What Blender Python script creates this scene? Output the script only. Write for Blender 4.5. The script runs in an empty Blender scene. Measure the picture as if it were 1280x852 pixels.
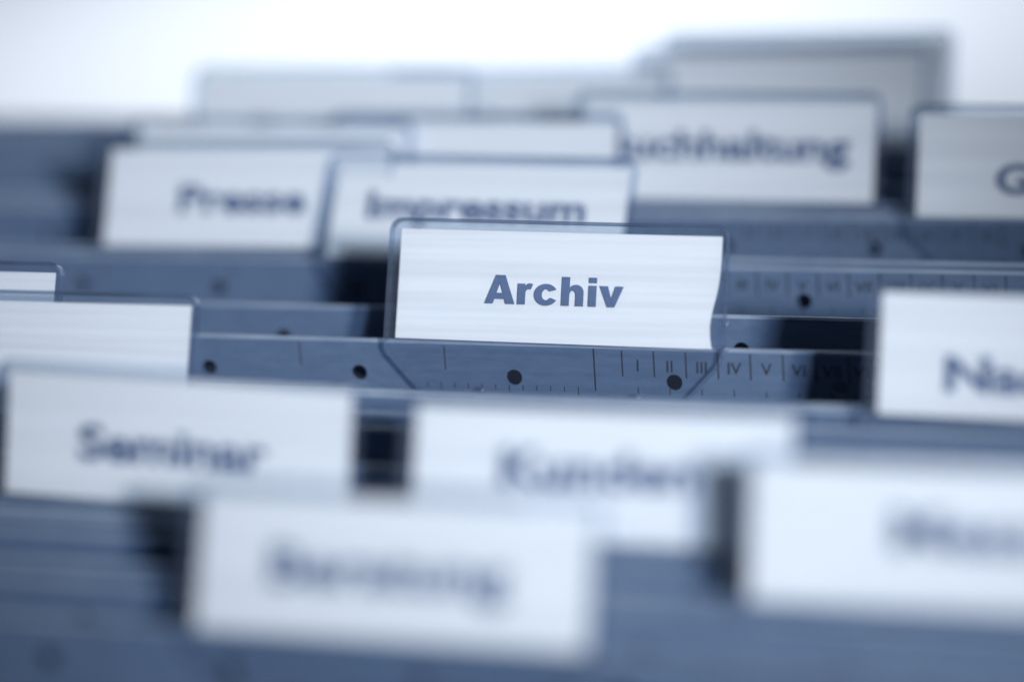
import bpy, bmesh, math, random
from mathutils import Vector, Matrix

random.seed(7)
MM = 0.001
sc = bpy.context.scene
col = sc.collection

# ------------------------------------------------------------------ camera
YAW, PITCH, ROLL, DIST = math.radians(15.798), math.radians(25.946), math.radians(-5.448), 438.05
fw = Vector((-math.sin(YAW)*math.cos(PITCH), math.cos(YAW)*math.cos(PITCH), -math.sin(PITCH)))
rt = Vector((math.cos(YAW), math.sin(YAW), 0)); up = rt.cross(fw)
r2 = math.cos(ROLL)*rt + math.sin(ROLL)*up
u2 = -math.sin(ROLL)*rt + math.cos(ROLL)*up
cam_d = bpy.data.cameras.new('camera'); cam = bpy.data.objects.new('camera', cam_d); col.objects.link(cam)
m = Matrix.Identity(4)
for i in range(3):
    m[i][0], m[i][1], m[i][2] = r2[i], u2[i], -fw[i]
    m[i][3] = -fw[i]*DIST*MM
cam.matrix_world = m
cam_d.sensor_width = 36; cam_d.lens = 3000*36/1280
cam_d.clip_start = 0.01; cam_d.clip_end = 20
cam_d.dof.use_dof = True
cam_d.dof.focus_distance = (DIST - 1.0)*MM
cam_d.dof.aperture_fstop = 2.6
sc.camera = cam

# ------------------------------------------------------------------ world, lamps, exposure
w = bpy.data.worlds.new('World'); sc.world = w; w.use_nodes = True
w.node_tree.nodes['Background'].inputs[0].default_value = (0.62, 0.78, 1.0, 1)
w.node_tree.nodes['Background'].inputs[1].default_value = 0.05

def area_lamp(name, loc, target, size, power, color):
    d = bpy.data.lights.new(name, 'AREA'); d.shape = 'SQUARE'; d.size = size*MM; d.energy = power; d.color = color
    o = bpy.data.objects.new(name, d); col.objects.link(o)
    o.location = Vector(loc)*MM
    o.rotation_euler = (Vector(target)-Vector(loc)).to_track_quat('-Z', 'Y').to_euler()
    return o
kd = bpy.data.lights.new('key_lamp', 'SPOT'); kd.energy = 63.0; kd.spot_size = math.radians(17); kd.spot_blend = 1.0
kd.shadow_soft_size = .05; kd.color = (1.0, .995, .98)
key = bpy.data.objects.new('key_lamp', kd); col.objects.link(key)
key.location = Vector((610, -730, 450))*MM
key.rotation_euler = (Vector((-8, -8, 6))*MM - key.location).to_track_quat('-Z', 'Y').to_euler()
area_lamp('overhead_lamp', (60, 60, 620), (20, 20, 0), 420, 0.6, (0.90, 0.96, 1.0))
area_lamp('backdrop_lamp', (-130, 540, 185), (-120, 560, -112), 240, 1.65, (1.0, 1.0, 1.0))
sc.view_settings.view_transform = 'Standard'; sc.view_settings.look = 'None'
sc.view_settings.exposure = 0; sc.view_settings.gamma = 1
sc.view_settings.use_curve_mapping = False
sc.cycles.transparent_max_bounces = 40
sc.cycles.max_bounces = 10
sc.cycles.use_denoising = True

# ------------------------------------------------------------------ materials
def new_mat(name):
    mt = bpy.data.materials.new(name); mt.use_nodes = True
    nt = mt.node_tree; nt.nodes.clear()
    out = nt.nodes.new('ShaderNodeOutputMaterial')
    return mt, nt, out
def N(nt, t, **kw):
    n = nt.nodes.new(t)
    for k, v in kw.items(): setattr(n, k, v)
    return n
def noise(nt, scale, detail=4, stretch=(1, 1, 1), rough=.55):
    tc = N(nt, 'ShaderNodeTexCoord'); mp = N(nt, 'ShaderNodeMapping'); mp.inputs['Scale'].default_value = stretch
    nz = N(nt, 'ShaderNodeTexNoise'); nz.inputs['Scale'].default_value = scale; nz.inputs['Detail'].default_value = detail
    nz.inputs['Roughness'].default_value = rough
    nt.links.new(tc.outputs['Object'], mp.inputs[0]); nt.links.new(mp.outputs[0], nz.inputs['Vector'])
    return nz
def ramp(nt, src, c0, c1, p0=.3, p1=.7):
    r = N(nt, 'ShaderNodeValToRGB'); r.color_ramp.elements[0].position = p0; r.color_ramp.elements[1].position = p1
    r.color_ramp.elements[0].color = (*c0, 1); r.color_ramp.elements[1].color = (*c1, 1)
    nt.links.new(src, r.inputs[0]); return r
def diffuse_mat(name, c0, c1, scale, rough, bump, stretch=(1, 1, 1), spec=.3, bscale=None):
    mt, nt, out = new_mat(name)
    b = N(nt, 'ShaderNodeBsdfPrincipled')
    nz = noise(nt, scale, 5, stretch)
    r = ramp(nt, nz.outputs['Fac'], c0, c1)
    nt.links.new(r.outputs[0], b.inputs['Base Color'])
    b.inputs['Roughness'].default_value = rough
    b.inputs['Specular IOR Level'].default_value = spec
    n2 = noise(nt, bscale or scale*3, 5, stretch)
    bp = N(nt, 'ShaderNodeBump'); bp.inputs['Strength'].default_value = bump; bp.inputs['Distance'].default_value = 0.0002
    nt.links.new(n2.outputs['Fac'], bp.inputs['Height']); nt.links.new(bp.outputs[0], b.inputs['Normal'])
    nt.links.new(b.outputs[0], out.inputs[0])
    return mt
M = {}
M['card'] = diffuse_mat('white_card', (.745, .785, .865), (.775, .812, .88), 900, .75, .05, (.03, 1, 1), .2)
M['folder'] = diffuse_mat('blue_grey_cardboard', (.068, .116, .215), (.086, .139, .25), 700, .6, .12, (.35, 1, 1), .3)
M['fold'] = M['folder']
M['ink'] = diffuse_mat('slate_ink', (.085, .135, .265), (.105, .16, .30), 2500, .6, .02)
M['black_ink'] = diffuse_mat('dark_ink', (.012, .016, .028), (.02, .026, .04), 2500, .7, .02)
M['backdrop'] = diffuse_mat('white_backdrop', (.78, .81, .86), (.80, .83, .875), 6, .9, .02)
M['table'] = diffuse_mat('white_table', (.70, .765, .87), (.73, .79, .89), 6, .8, .02)

def plastic(name, tint, ior, rough, streak, haze=.05):
    mt, nt, out = new_mat(name)
    tr = N(nt, 'ShaderNodeBsdfTransparent'); gl = N(nt, 'ShaderNodeBsdfGlossy'); mx = N(nt, 'ShaderNodeMixShader')
    nz = noise(nt, 700, 3, (.015, 1, 1))
    r = ramp(nt, nz.outputs['Fac'], tuple(c*(1-streak) for c in tint), tint, .35, .6)
    nt.links.new(r.outputs[0], tr.inputs[0])
    gl.inputs['Color'].default_value = (.9, .95, 1, 1); gl.inputs['Roughness'].default_value = rough
    lw = N(nt, 'ShaderNodeLayerWeight'); lw.inputs[0].default_value = .5   # facing term, same from both sides of the sheet
    pw = N(nt, 'ShaderNodeMath', operation='POWER'); pw.inputs[1].default_value = 4.0
    fr = N(nt, 'ShaderNodeMath', operation='MULTIPLY_ADD'); fr.inputs[1].default_value = .8; fr.inputs[2].default_value = ((ior-1)/(ior+1))**2
    nt.links.new(lw.outputs['Facing'], pw.inputs[0]); nt.links.new(pw.outputs[0], fr.inputs[0])
    nt.links.new(fr.outputs[0], mx.inputs[0]); nt.links.new(tr.outputs[0], mx.inputs[1]); nt.links.new(gl.outputs[0], mx.inputs[2])
    df = N(nt, 'ShaderNodeBsdfDiffuse'); df.inputs[0].default_value = (.5, .62, .85, 1)      # handling scuffs
    hz = N(nt, 'ShaderNodeMixShader'); hz.inputs[0].default_value = haze
    nt.links.new(mx.outputs[0], hz.inputs[1]); nt.links.new(df.outputs[0], hz.inputs[2])
    nt.links.new(hz.outputs[0], out.inputs[0])
    return mt
M['clear'] = plastic('clear_plastic', (.955, .97, .985), 1.4, .06, .03, .012)
M['clear_back'] = plastic('clear_plastic_back', (.91, .94, .97), 1.4, .10, .04, .025)
M['rim'] = plastic('clear_plastic_edge', (.78, .83, .90), 1.6, .12, .1, .05)

# ------------------------------------------------------------------ mesh helpers
def link_mesh(name, mesh, mat, parent=None, loc=(0, 0, 0)):
    o = bpy.data.objects.new(name, mesh); col.objects.link(o)
    if mat and not mesh.materials: mesh.materials.append(mat)
    if parent: o.parent = parent
    o.location = Vector(loc)*MM
    return o
def bm_mesh(name, bm, smooth=False):
    bmesh.ops.recalc_face_normals(bm, faces=bm.faces)
    me = bpy.data.meshes.new(name); bm.to_mesh(me); bm.free()
    if smooth:
        for p in me.polygons: p.use_smooth = True
    return me
def box(bm, x0, x1, y0, y1, z0, z1):
    v = [bm.verts.new((x*MM, y*MM, z*MM)) for x in (x0, x1) for y in (y0, y1) for z in (z0, z1)]
    for f in ((0,1,3,2), (4,6,7,5), (0,4,5,1), (2,3,7,6), (0,2,6,4), (1,5,7,3)): bm.faces.new([v[i] for i in f])
def empty(name, loc, label, cat, group=None):
    o = bpy.data.objects.new(name, None); col.objects.link(o); o.location = Vector(loc)*MM
    o.empty_display_size = .01
    o['label'] = label; o['category'] = cat
    if group: o['group'] = group
    return o

# ------------------------------------------------------------------ setting: base and backdrop
FLOOR_Z = -112
bm = bmesh.new(); box(bm, -900, 900, -420, 900, FLOOR_Z-12, FLOOR_Z)
o = link_mesh('table_surface', bm_mesh('table_surface', bm), M['table']); o['kind'] = 'structure'
o['label'] = 'white table surface under and behind the hanging folders'
bm = bmesh.new(); box(bm, -1200, 1200, 900, 910, FLOOR_Z-12, 900)
o = link_mesh('backdrop_wall', bm_mesh('backdrop_wall', bm), M['backdrop']); o['kind'] = 'structure'
o['label'] = 'plain white wall behind the folders'

# ------------------------------------------------------------------ folders
LEAN = math.radians(12.0)
SL, CL = math.sin(LEAN), math.cos(LEAN)
XL, XR = -172, 172
FLAP_T = .55
def flap_pt(x, s, wv=0.0):
    """x along the edge, s down the sheet from the top edge, wv out of the sheet toward the reader."""
    return Vector((x, -s*SL - wv*CL, -s*CL + wv*SL))*MM
HOLE_S, HOLE_R, HOLE_STEP = 6.5, 1.5, 29.8
def flap_mesh(name, phase, length):
    bm = bmesh.new()
    holes = []
    x = phase - math.floor((phase - XL - 8)/HOLE_STEP)*HOLE_STEP
    while x < XR - 8: holes.append(x); x += HOLE_STEP
    xs = [XL]
    for h in holes: xs += [h-3, h+3]
    xs.append(XR)
    rows = [0, HOLE_S-3, HOLE_S+3, 30, length]
    grid = [[bm.verts.new(flap_pt(xx, s)) for xx in xs] for s in rows]
    for i in range(len(rows)-1):
        for j in range(len(xs)-1):
            q = (grid[i][j], grid[i][j+1], grid[i+1][j+1], grid[i+1][j])
            if i == 1 and j % 2 == 1:
                cx = holes[j//2]; n = 16
                ring = [bm.verts.new(flap_pt(cx + HOLE_R*math.cos(2*math.pi*k/n), HOLE_S - HOLE_R*math.sin(2*math.pi*k/n))) for k in range(n)]
                # corners ordered by angle 45,135,225,315 (up is smaller s)
                cs = [grid[1][j+1], grid[1][j], grid[2][j], grid[2][j+1]]
                for c in range(4):
                    a = 2 + 4*c
                    arc = [ring[(a+k) % n] for k in range(5)]
                    bm.faces.new([cs[c], cs[(c+1) % 4]] + arc[::-1])
            else:
                bm.faces.new(q)
    bmesh.ops.recalc_face_normals(bm, faces=bm.faces)
    r = bmesh.ops.extrude_face_region(bm, geom=bm.faces[:])
    off = flap_pt(0, 0, -FLAP_T)
    bmesh.ops.translate(bm, verts=[g for g in r['geom'] if isinstance(g, bmesh.types.BMVert)], vec=off)
    return bm_mesh(name, bm)

def text_mesh(body, size, bold, align='CENTER'):
    """Flat lettering as a mesh in its own xy plane, millimetres."""
    cu = bpy.data.curves.new('text', 'FONT'); cu.body = body; cu.size = size; cu.align_x = align
    cu.offset = bold; cu.resolution_u = 4
    ob = bpy.data.objects.new('text', cu); col.objects.link(ob)
    dg = bpy.context.evaluated_depsgraph_get()
    me = bpy.data.meshes.new_from_object(ob.evaluated_get(dg))
    bpy.data.objects.remove(ob); bpy.data.curves.remove(cu)
    return me
def scale_mesh(x_start, n=11):
    """Printed month scale: ruled ticks and roman numerals."""
    bm = bmesh.new()
    def tick(x, s0, s1, wd=.28, slant=.25):
        pts = [(x-wd/2, s0), (x+wd/2, s0), (x+wd/2+slant*(s1-s0)*.12, s1), (x-wd/2+slant*(s1-s0)*.12, s1)]
        bm.faces.new([bm.verts.new(flap_pt(px, s, .03)) for px, s in pts])
    step = 5.85
    tick(x_start, .5, 8.5, .3)
    for k in range(n+1): tick(x_start+5.2+k*step, .8, 5.6)
    for k in range(n): tick(x_start+5.2+(k+.5)*step, 7.6, 8.8, .2)
    rom = ['I','II','III','IV','V','VI','VII','VIII','IX','X','XI','XII'][:n]
    for k, t in enumerate(rom):
        me = text_mesh(t, 3.1, .02)
        vs = [bm.verts.new(flap_pt(x_start+5.2+(k+.5)*step + v.co.x, 4.6 - v.co.y, .03)) for v in me.vertices]
        for p in me.polygons:
            try: bm.faces.new([vs[i] for i in p.vertices])
            except ValueError: pass
        bpy.data.meshes.remove(me)
    # ruled cells to the left of the scale
    for k in range(1, 6): tick(x_start - k*28.3*.995, .9, 5.4, .22)
    for k in range(13): tick(x_start-3-k*2.6, 7.9, 8.9 if k % 5 else 9.6, .2)
    return bm_mesh('month_scale', bm)

LEN = (-FLOOR_Z - 1.5)/CL
FRONT = [flap_mesh('front_flap', ph, LEN) for ph in (0.0, 9.0, 19.0)]
BACK = [flap_mesh('back_flap', ph, LEN) for ph in (10.0, 21.0)]
SCALE = [scale_mesh(15.0), scale_mesh(17.0)]
def edge_mesh():  # strip along the cut board edge, added to show the light it catches
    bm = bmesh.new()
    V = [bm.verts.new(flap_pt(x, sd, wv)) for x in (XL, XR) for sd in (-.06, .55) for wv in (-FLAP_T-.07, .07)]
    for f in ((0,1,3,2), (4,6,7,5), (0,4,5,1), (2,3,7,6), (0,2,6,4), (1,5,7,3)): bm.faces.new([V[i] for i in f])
    return bm_mesh('edge_highlight', bm)
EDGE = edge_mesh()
M['edge'] = diffuse_mat('lit_board_edge', (.15, .215, .335), (.27, .35, .48), 160, .45, .1, (.3, 1, 1), .5)  # pale board core, with the bright edge catch put into the colour
EDGE_Z = -.7
EDGE_BACK = 1.35   # flap sits this far behind the clear tab

def folder(Y, back, label, fi, bi, si):
    e = empty('hanging_folder', (0, Y, EDGE_Z), label, 'folder', 'hanging folders filed one behind the other')
    f = link_mesh('front_flap', FRONT[fi], M['folder'], e, (0, EDGE_BACK, 0))
    link_mesh('month_scale', SCALE[si], M['black_ink'], f)['kind'] = 'stuff'
    b = link_mesh('back_flap', BACK[bi], M['folder'], e, (0, EDGE_BACK+back, -.4))
    for fl in (f, b): link_mesh('edge_highlight', EDGE, M['edge'], fl)
    bm = bmesh.new()
    yb = EDGE_BACK - LEN*SL; zb = -LEN*CL
    box(bm, XL, XR, yb-.3, yb+back+.5, zb-.75, zb+.05)
    link_mesh('bottom_fold', bm_mesh('bottom_fold', bm), M['fold'], e)
    return e

# tab name -> X, Y, in-plane turn, lean offset, word, text baseline, card width
BASE_LEAN = math.radians(33.364)
TABS = {
 'archiv':   (7.945, -0.820, -0.009, -0.029, 'Archiv', 7.0, 60),
 'impressum':(-16.559, 34.279, -0.009, 0.229, 'Impressum', 8.6, 60),
 'presse':   (-66.288, 38.878, 0.007, 0.074, 'Presse', 7.2, 60),
 'E':        (-68.05, 58.864, -0.008, -0.056, '', 8, 60),
 'D':        (-23.69, 62.064, 0.000, -0.001, '', 8, 60),
 'buch':     (28.853, 65.692, -0.004, -0.018, 'Buchhaltung', 8.6, 60),
 'G':        (-58.82, 75.692, -0.000, -0.001, 'Personal', 5.4, 60),
 'H':        (-19.1, 88.5, 0.004, 0.203, 'Rechnungen', 6.4, 60),
 'I':        (35.5, 94.5, .006, .05, '', 8, 60),
 'J':        (40.449, 104.142, 0.006, 0.040, '', 8, 60),
 'K':        (98.032, 58.864, -0.002, -0.035, 'Gehalt', 4.9, 60),
 'L':        (-112.294, -22.428, -0.000, 0.000, '', 8, 60),
 'M':        (-81.086, -34.663, -0.000, 0.001, '', 8, 60),
 'N':        (-42.373, -63.100, -0.029, -0.147, 'Seminar', 6.6, 60),
 'O':        (29.640, -68.354, -0.000, 0.001, 'Kunden', 8.4, 60),
 'P':        (4.463, -98.360, -0.002, 0.021, 'Beratung', 7.4, 60),
 'Q':        (85.545, -82.142, 0.005, -0.063, 'Messen', 8.4, 60),
 'R':        (98.613, -24.189, -0.015, -0.099, 'Nachlass', 4.5, 60),
}
DROP = {'E': -3.49, 'D': -3.16, 'G': 1.85, 'H': -1.44}   # how high each tab sits on its folder
FOLDERS = [  # Y, gap to back flap, label
 (-98.360, 11.5, 'frontmost blue-grey hanging folder, carrying a tab with a strongly blurred word'),
 (-82.142, 9.5, 'second blue-grey hanging folder counted from the frontmost one'),
 (-68.354, 2.2, 'third blue-grey hanging folder counted from the frontmost one'),
 (-63.100, 16., 'blue-grey hanging folder carrying the tab that reads Seminar'),
 (-34.663, 6.5, 'blue-grey hanging folder carrying the blank tab just behind the Seminar tab'),
 (-22.4, 2.5, 'blue-grey hanging folder carrying the tab whose word begins Nac'),
 (-0.820, 14.5, 'blue-grey hanging folder with printed month scale behind the Archiv tab'),
 (34.279, 4.6, 'blue-grey hanging folder carrying the tabs that read Impressum and Presse'),
 (58.864, 3.2, 'blue-grey hanging folder carrying the tab whose word begins with G'),
 (65.692, 10.0, 'blue-grey hanging folder carrying the tab that reads Buchhaltung'),
 (88.5, 6.0, 'blue-grey hanging folder just in front of the rearmost one'),
 (104.142, 7.0, 'rearmost blue-grey hanging folder, in front of the bright white background'),
]
for k, (Y, back, lab) in enumerate(FOLDERS):
    if k == 6: fi, bi, si = 0, 0, 0
    else: fi, bi, si = (k+1) % 3, k % 2, 1 if k % 2 else 0
    folder(Y, back, lab, fi, bi, si)

# ------------------------------------------------------------------ lettering for the word in focus (heavy grotesque outlines, 1000 per em)
def arc(cx, cy, rx, ry, a0, a1, n=18):
    return [(cx+rx*math.cos(math.radians(a0+(a1-a0)*k/n)), cy+ry*math.sin(math.radians(a0+(a1-a0)*k/n))) for k in range(n+1)]
GLYPH = {
 'A': (778, [[(4,0),(270,716),(508,716),(774,0),(539,0),(504,118),(253,118),(218,0)], [(302,273),(379,520),(456,273)]]),
 'r': (444, [[(57,0),(57,519),(243,519),(243,434)] + arc(360, 400, 118, 131, 160, 70, 8) + [(446,512),(385,371)] + arc(345, 290, 88, 92, 70, 180, 8) + [(257,0)]]),
 'c': (667, [arc(333, 259, 300, 271, 28, 332, 40) + [(455,190)] + arc(333, 259, 112, 134, 330, 30, 30)[0:0] + arc(336, 259, 108, 132, -38, -322, 30) + [(600,386)]]),
 'h': (667, [[(58,0),(58,716),(257,716),(257,452)] + arc(418, 336, 195, 195, 132, 0, 14) + [(613,0),(413,0)] + arc(335, 285, 78, 92, 0, 180, 12) + [(257,0)]]),
 'i': (333, [[(67,0),(67,519),(266,519),(266,0)], [(67,580),(67,716),(266,716),(266,580)]]),
 'v': (611, [[(4,519),(213,519),(307,206),(400,519),(607,519),(396,0),(217,0)]]),
}
def word_mesh(word, em):
    cu = bpy.data.curves.new('word', 'CURVE'); cu.dimensions = '2D'; cu.fill_mode = 'BOTH'
    x = 0; total = sum(GLYPH[c][0] for c in word)
    for ch in word:
        adv, cons = GLYPH[ch]
        for pts in cons:
            sp = cu.splines.new('POLY'); sp.points.add(len(pts)-1); sp.use_cyclic_u = True
            for p, (px, py) in zip(sp.points, pts):
                p.co = ((x+px-total/2)*em/1000, py*em/1000, 0, 1)
        x += adv
    ob = bpy.data.objects.new('word', cu); col.objects.link(ob)
    dg = bpy.context.evaluated_depsgraph_get()
    me = bpy.data.meshes.new_from_object(ob.evaluated_get(dg))
    bpy.data.objects.remove(ob); bpy.data.curves.remove(cu)
    return me

# ------------------------------------------------------------------ index tabs
H = 20.40
SHIFT = {'Q': 6.5, 'K': -1.0}
def make_tab(key, label, right_trim=0.0):
    X, Y, t, dl, word, base, Wd = TABS[key]; Z = DROP.get(key, 0)
    la = BASE_LEAN + dl
    e = empty('index_tab', (X, Y, Z), label, 'index tab', 'clear index tabs on the hanging folders')
    ct, st = math.cos(t), math.sin(t)
    def P(u, v, wv):
        uu = u*ct - v*st; vv = u*st + v*ct
        a = la if vv > 0 else LEAN
        wa = la if vv > 1.0 else (LEAN if vv < -1.0 else (la*(vv+1)/2 + LEAN*(1-vv)/2))
        return Vector((uu, vv*math.sin(a) - wv*math.cos(wa), vv*math.cos(a) + wv*math.sin(wa)))*MM
    L, R, T, rad = -Wd/2-2.0, Wd/2+1.3, H+1.9, 2.4
    def rows(bottom):
        rw = []
        if bottom < -3: rw += [(bottom, L+6.6, R-6.6), (-2.9, L+.7, R-.7), (-1.6, L+.12, R-.12)]
        rw += [(0 if bottom < -3 else bottom, L, R), (H*.5, L, R)]
        for k in range(6):
            a = math.radians(90*k/5)
            rw.append((T-rad+rad*math.sin(a), L+rad*(1-math.cos(a)), R-rad*(1-math.cos(a))))
        return rw
    def plate(name, bottom, w0, w1, mat):
        bm = bmesh.new(); rw = rows(bottom)
        V = [[bm.verts.new(P(u, v, wv)) for u in (l, r) for wv in (w0, w1)] for v, l, r in rw]
        for a, b in zip(V, V[1:]):
            bm.faces.new((a[0], a[2], b[2], b[0])); bm.faces.new((a[1], b[1], b[3], a[3]))
            bm.faces.new((a[0], b[0], b[1], a[1])); bm.faces.new((a[2], a[3], b[3], b[2]))
        bm.faces.new(V[0]); bm.faces.new((V[-1][0], V[-1][2], V[-1][3], V[-1][1]))
        return link_mesh(name, bm_mesh(name, bm), mat, e)
    plate('front_plate', -9.6, .45, .9, M['clear'])
    plate('back_plate', -.2, -.9, -.45, M['clear_back'])
    # moulded edge that closes the holder at both sides and along the top fold
    bm = bmesh.new(); rw = rows(-9.6)
    path = [(l, v) for v, l, r in rw] + [(r, v) for v, l, r in reversed(rw)]
    prev = None
    for i, (u, v) in enumerate(path):
        a = path[max(i-1, 0)]; b = path[min(i+1, len(path)-1)]
        d = Vector((b[0]-a[0], b[1]-a[1])).normalized(); nx, ny = d.y, -d.x   # inward
        th = .4
        w_in = -.98 if v > -.1 else .3
        sec = [bm.verts.new(P(u-nx*.03, v-ny*.03, w_in)), bm.verts.new(P(u-nx*.03, v-ny*.03, .98)),
               bm.verts.new(P(u+nx*th, v+ny*th, .98)), bm.verts.new(P(u+nx*th, v+ny*th, w_in))]
        if prev:
            for k in range(4): bm.faces.new((prev[k], prev[(k+1) % 4], sec[(k+1) % 4], sec[k]))
        else: bm.faces.new(sec)
        prev = sec
    bm.faces.new(prev)
    link_mesh('edge_rim', bm_mesh('edge_rim', bm), M['rim'], e)
    # paper card, slightly bowed in its holder
    bm = bmesh.new(); nx_, ny_ = 14, 10
    ph = random.uniform(0, 6)
    G = []
    for j in range(ny_+1):
        v = .1 + (H-.1)*j/ny_
        ur = Wd/2 - right_trim*(math.exp(-((v-4.0)/6.0)**2)*1.0)
        row = []
        for i in range(nx_+1):
            u = -Wd/2 + (ur+Wd/2)*i/nx_
            bow = .10*math.sin(u*.06+ph)*math.sin(v*.12+ph)
            curl = -.28*right_trim*max(0, (u-Wd/2+9)/9)**2*math.exp(-((v-3)/7)**2)
            row.append(bm.verts.new(P(u, v, max(-.34, bow+curl))))
        G.append(row)
    for j in range(ny_):
        for i in range(nx_): bm.faces.new((G[j][i], G[j][i+1], G[j+1][i+1], G[j+1][i]))
    ex = bmesh.ops.extrude_face_region(bm, geom=bm.faces[:])
    bmesh.ops.translate(bm, verts=[g for g in ex['geom'] if isinstance(g, bmesh.types.BMVert)], vec=P(0, 5, -.1)-P(0, 5, 0))
    bmesh.ops.recalc_face_normals(bm, faces=bm.faces)
    for ed in bm.edges:
        if len(ed.link_faces) == 2 and ed.calc_face_angle(0) > .6: ed.smooth = False
    card = link_mesh('card', bm_mesh('card', bm, True), M['card'], e)
    # small moulded pegs that lock the tab into the slots of the folder
    for (pu, pv) in ((-13.2*Wd/60, -9.0), (15.8*Wd/60, -9.0)):
        bm = bmesh.new()
        bmesh.ops.create_uvsphere(bm, u_segments=10, v_segments=6, radius=.75*MM)
        pg = link_mesh('peg', bm_mesh('peg', bm, True), M['clear_peg'], e)
        pg.location = P(pu, pv, 1.1)
    for pv in (4.9, .3):
        bm = bmesh.new()
        bmesh.ops.create_uvsphere(bm, u_segments=10, v_segments=6, radius=.6*MM)
        pg = link_mesh('peg', bm_mesh('peg', bm, True), M['clear_peg'], e)
        pg.location = P(R+.25, pv, .1)
    if word:
        me = word_mesh(word, 7.4) if word == 'Archiv' else text_mesh(word, 8.1, .26)
        if word != 'Archiv':   # wide heavy face
            wid = sum({'m':1000,'r':444,'l':333,'i':333,'t':444,'s':611,'I':389,'B':778,'G':833,'N':833,'P':722,'R':778,'S':722,'M':944,'K':833}.get(c, 667) for c in word)*7.4/1000
            xs = [v.co.x for v in me.vertices]; k = wid/(max(xs)-min(xs)); mid = (max(xs)+min(xs))/2
            for v in me.vertices: v.co.x = (v.co.x-mid)*k
        for v in me.vertices: v.co = P(v.co.x - .4 + SHIFT.get(key, 0), base+v.co.y, .30)
        me.name = 'lettering'; me.materials.clear()
        link_mesh('lettering', me, M['ink'], card)
    return e
M['clear_peg'] = plastic('clear_plastic_peg', (.75, .8, .88), 1.8, .08, .05)

LABELS = {
 'archiv': 'clear index tab with white card reading Archiv above a printed month scale',
 'impressum': 'clear index tab with white card reading Impressum, just behind the Archiv tab',
 'presse': 'clear index tab with white card reading Presse, beside the Impressum tab',
 'E': 'clear index tab with blank white card peeking over the top of the Presse tab',
 'D': 'clear index tab with blank white card peeking over the top of the Impressum tab',
 'buch': 'clear index tab with white card reading Buchhaltung',
 'G': 'clear index tab with half-hidden word, rising behind the blank tab over Presse',
 'H': 'clear index tab with half-hidden word, rising behind the blank tab over Impressum',
 'I': 'clear index tab with blank card between the Buchhaltung tab and the rearmost tab',
 'J': 'rearmost clear index tab with blank card, against the bright white background',
 'K': 'clear index tab with word beginning with G, beside the Buchhaltung tab',
 'L': 'clear index tab with blank card and rounded corner, half hidden behind another blank tab',
 'M': 'clear index tab with blank white card just behind the Seminar tab',
 'N': 'clear index tab with white card reading Seminar',
 'O': 'clear index tab beside the Seminar tab, the end of its blurred word in shadow',
 'P': 'clear index tab with strongly blurred word, on the frontmost folder',
 'Q': 'clear index tab with blurred word, on the second folder from the frontmost',
 'R': 'clear index tab with white card whose word begins Nac, beside the Archiv tab',
}
for k in TABS:
    make_tab(k, LABELS[k], 1.6 if k == 'archiv' else 0.0)
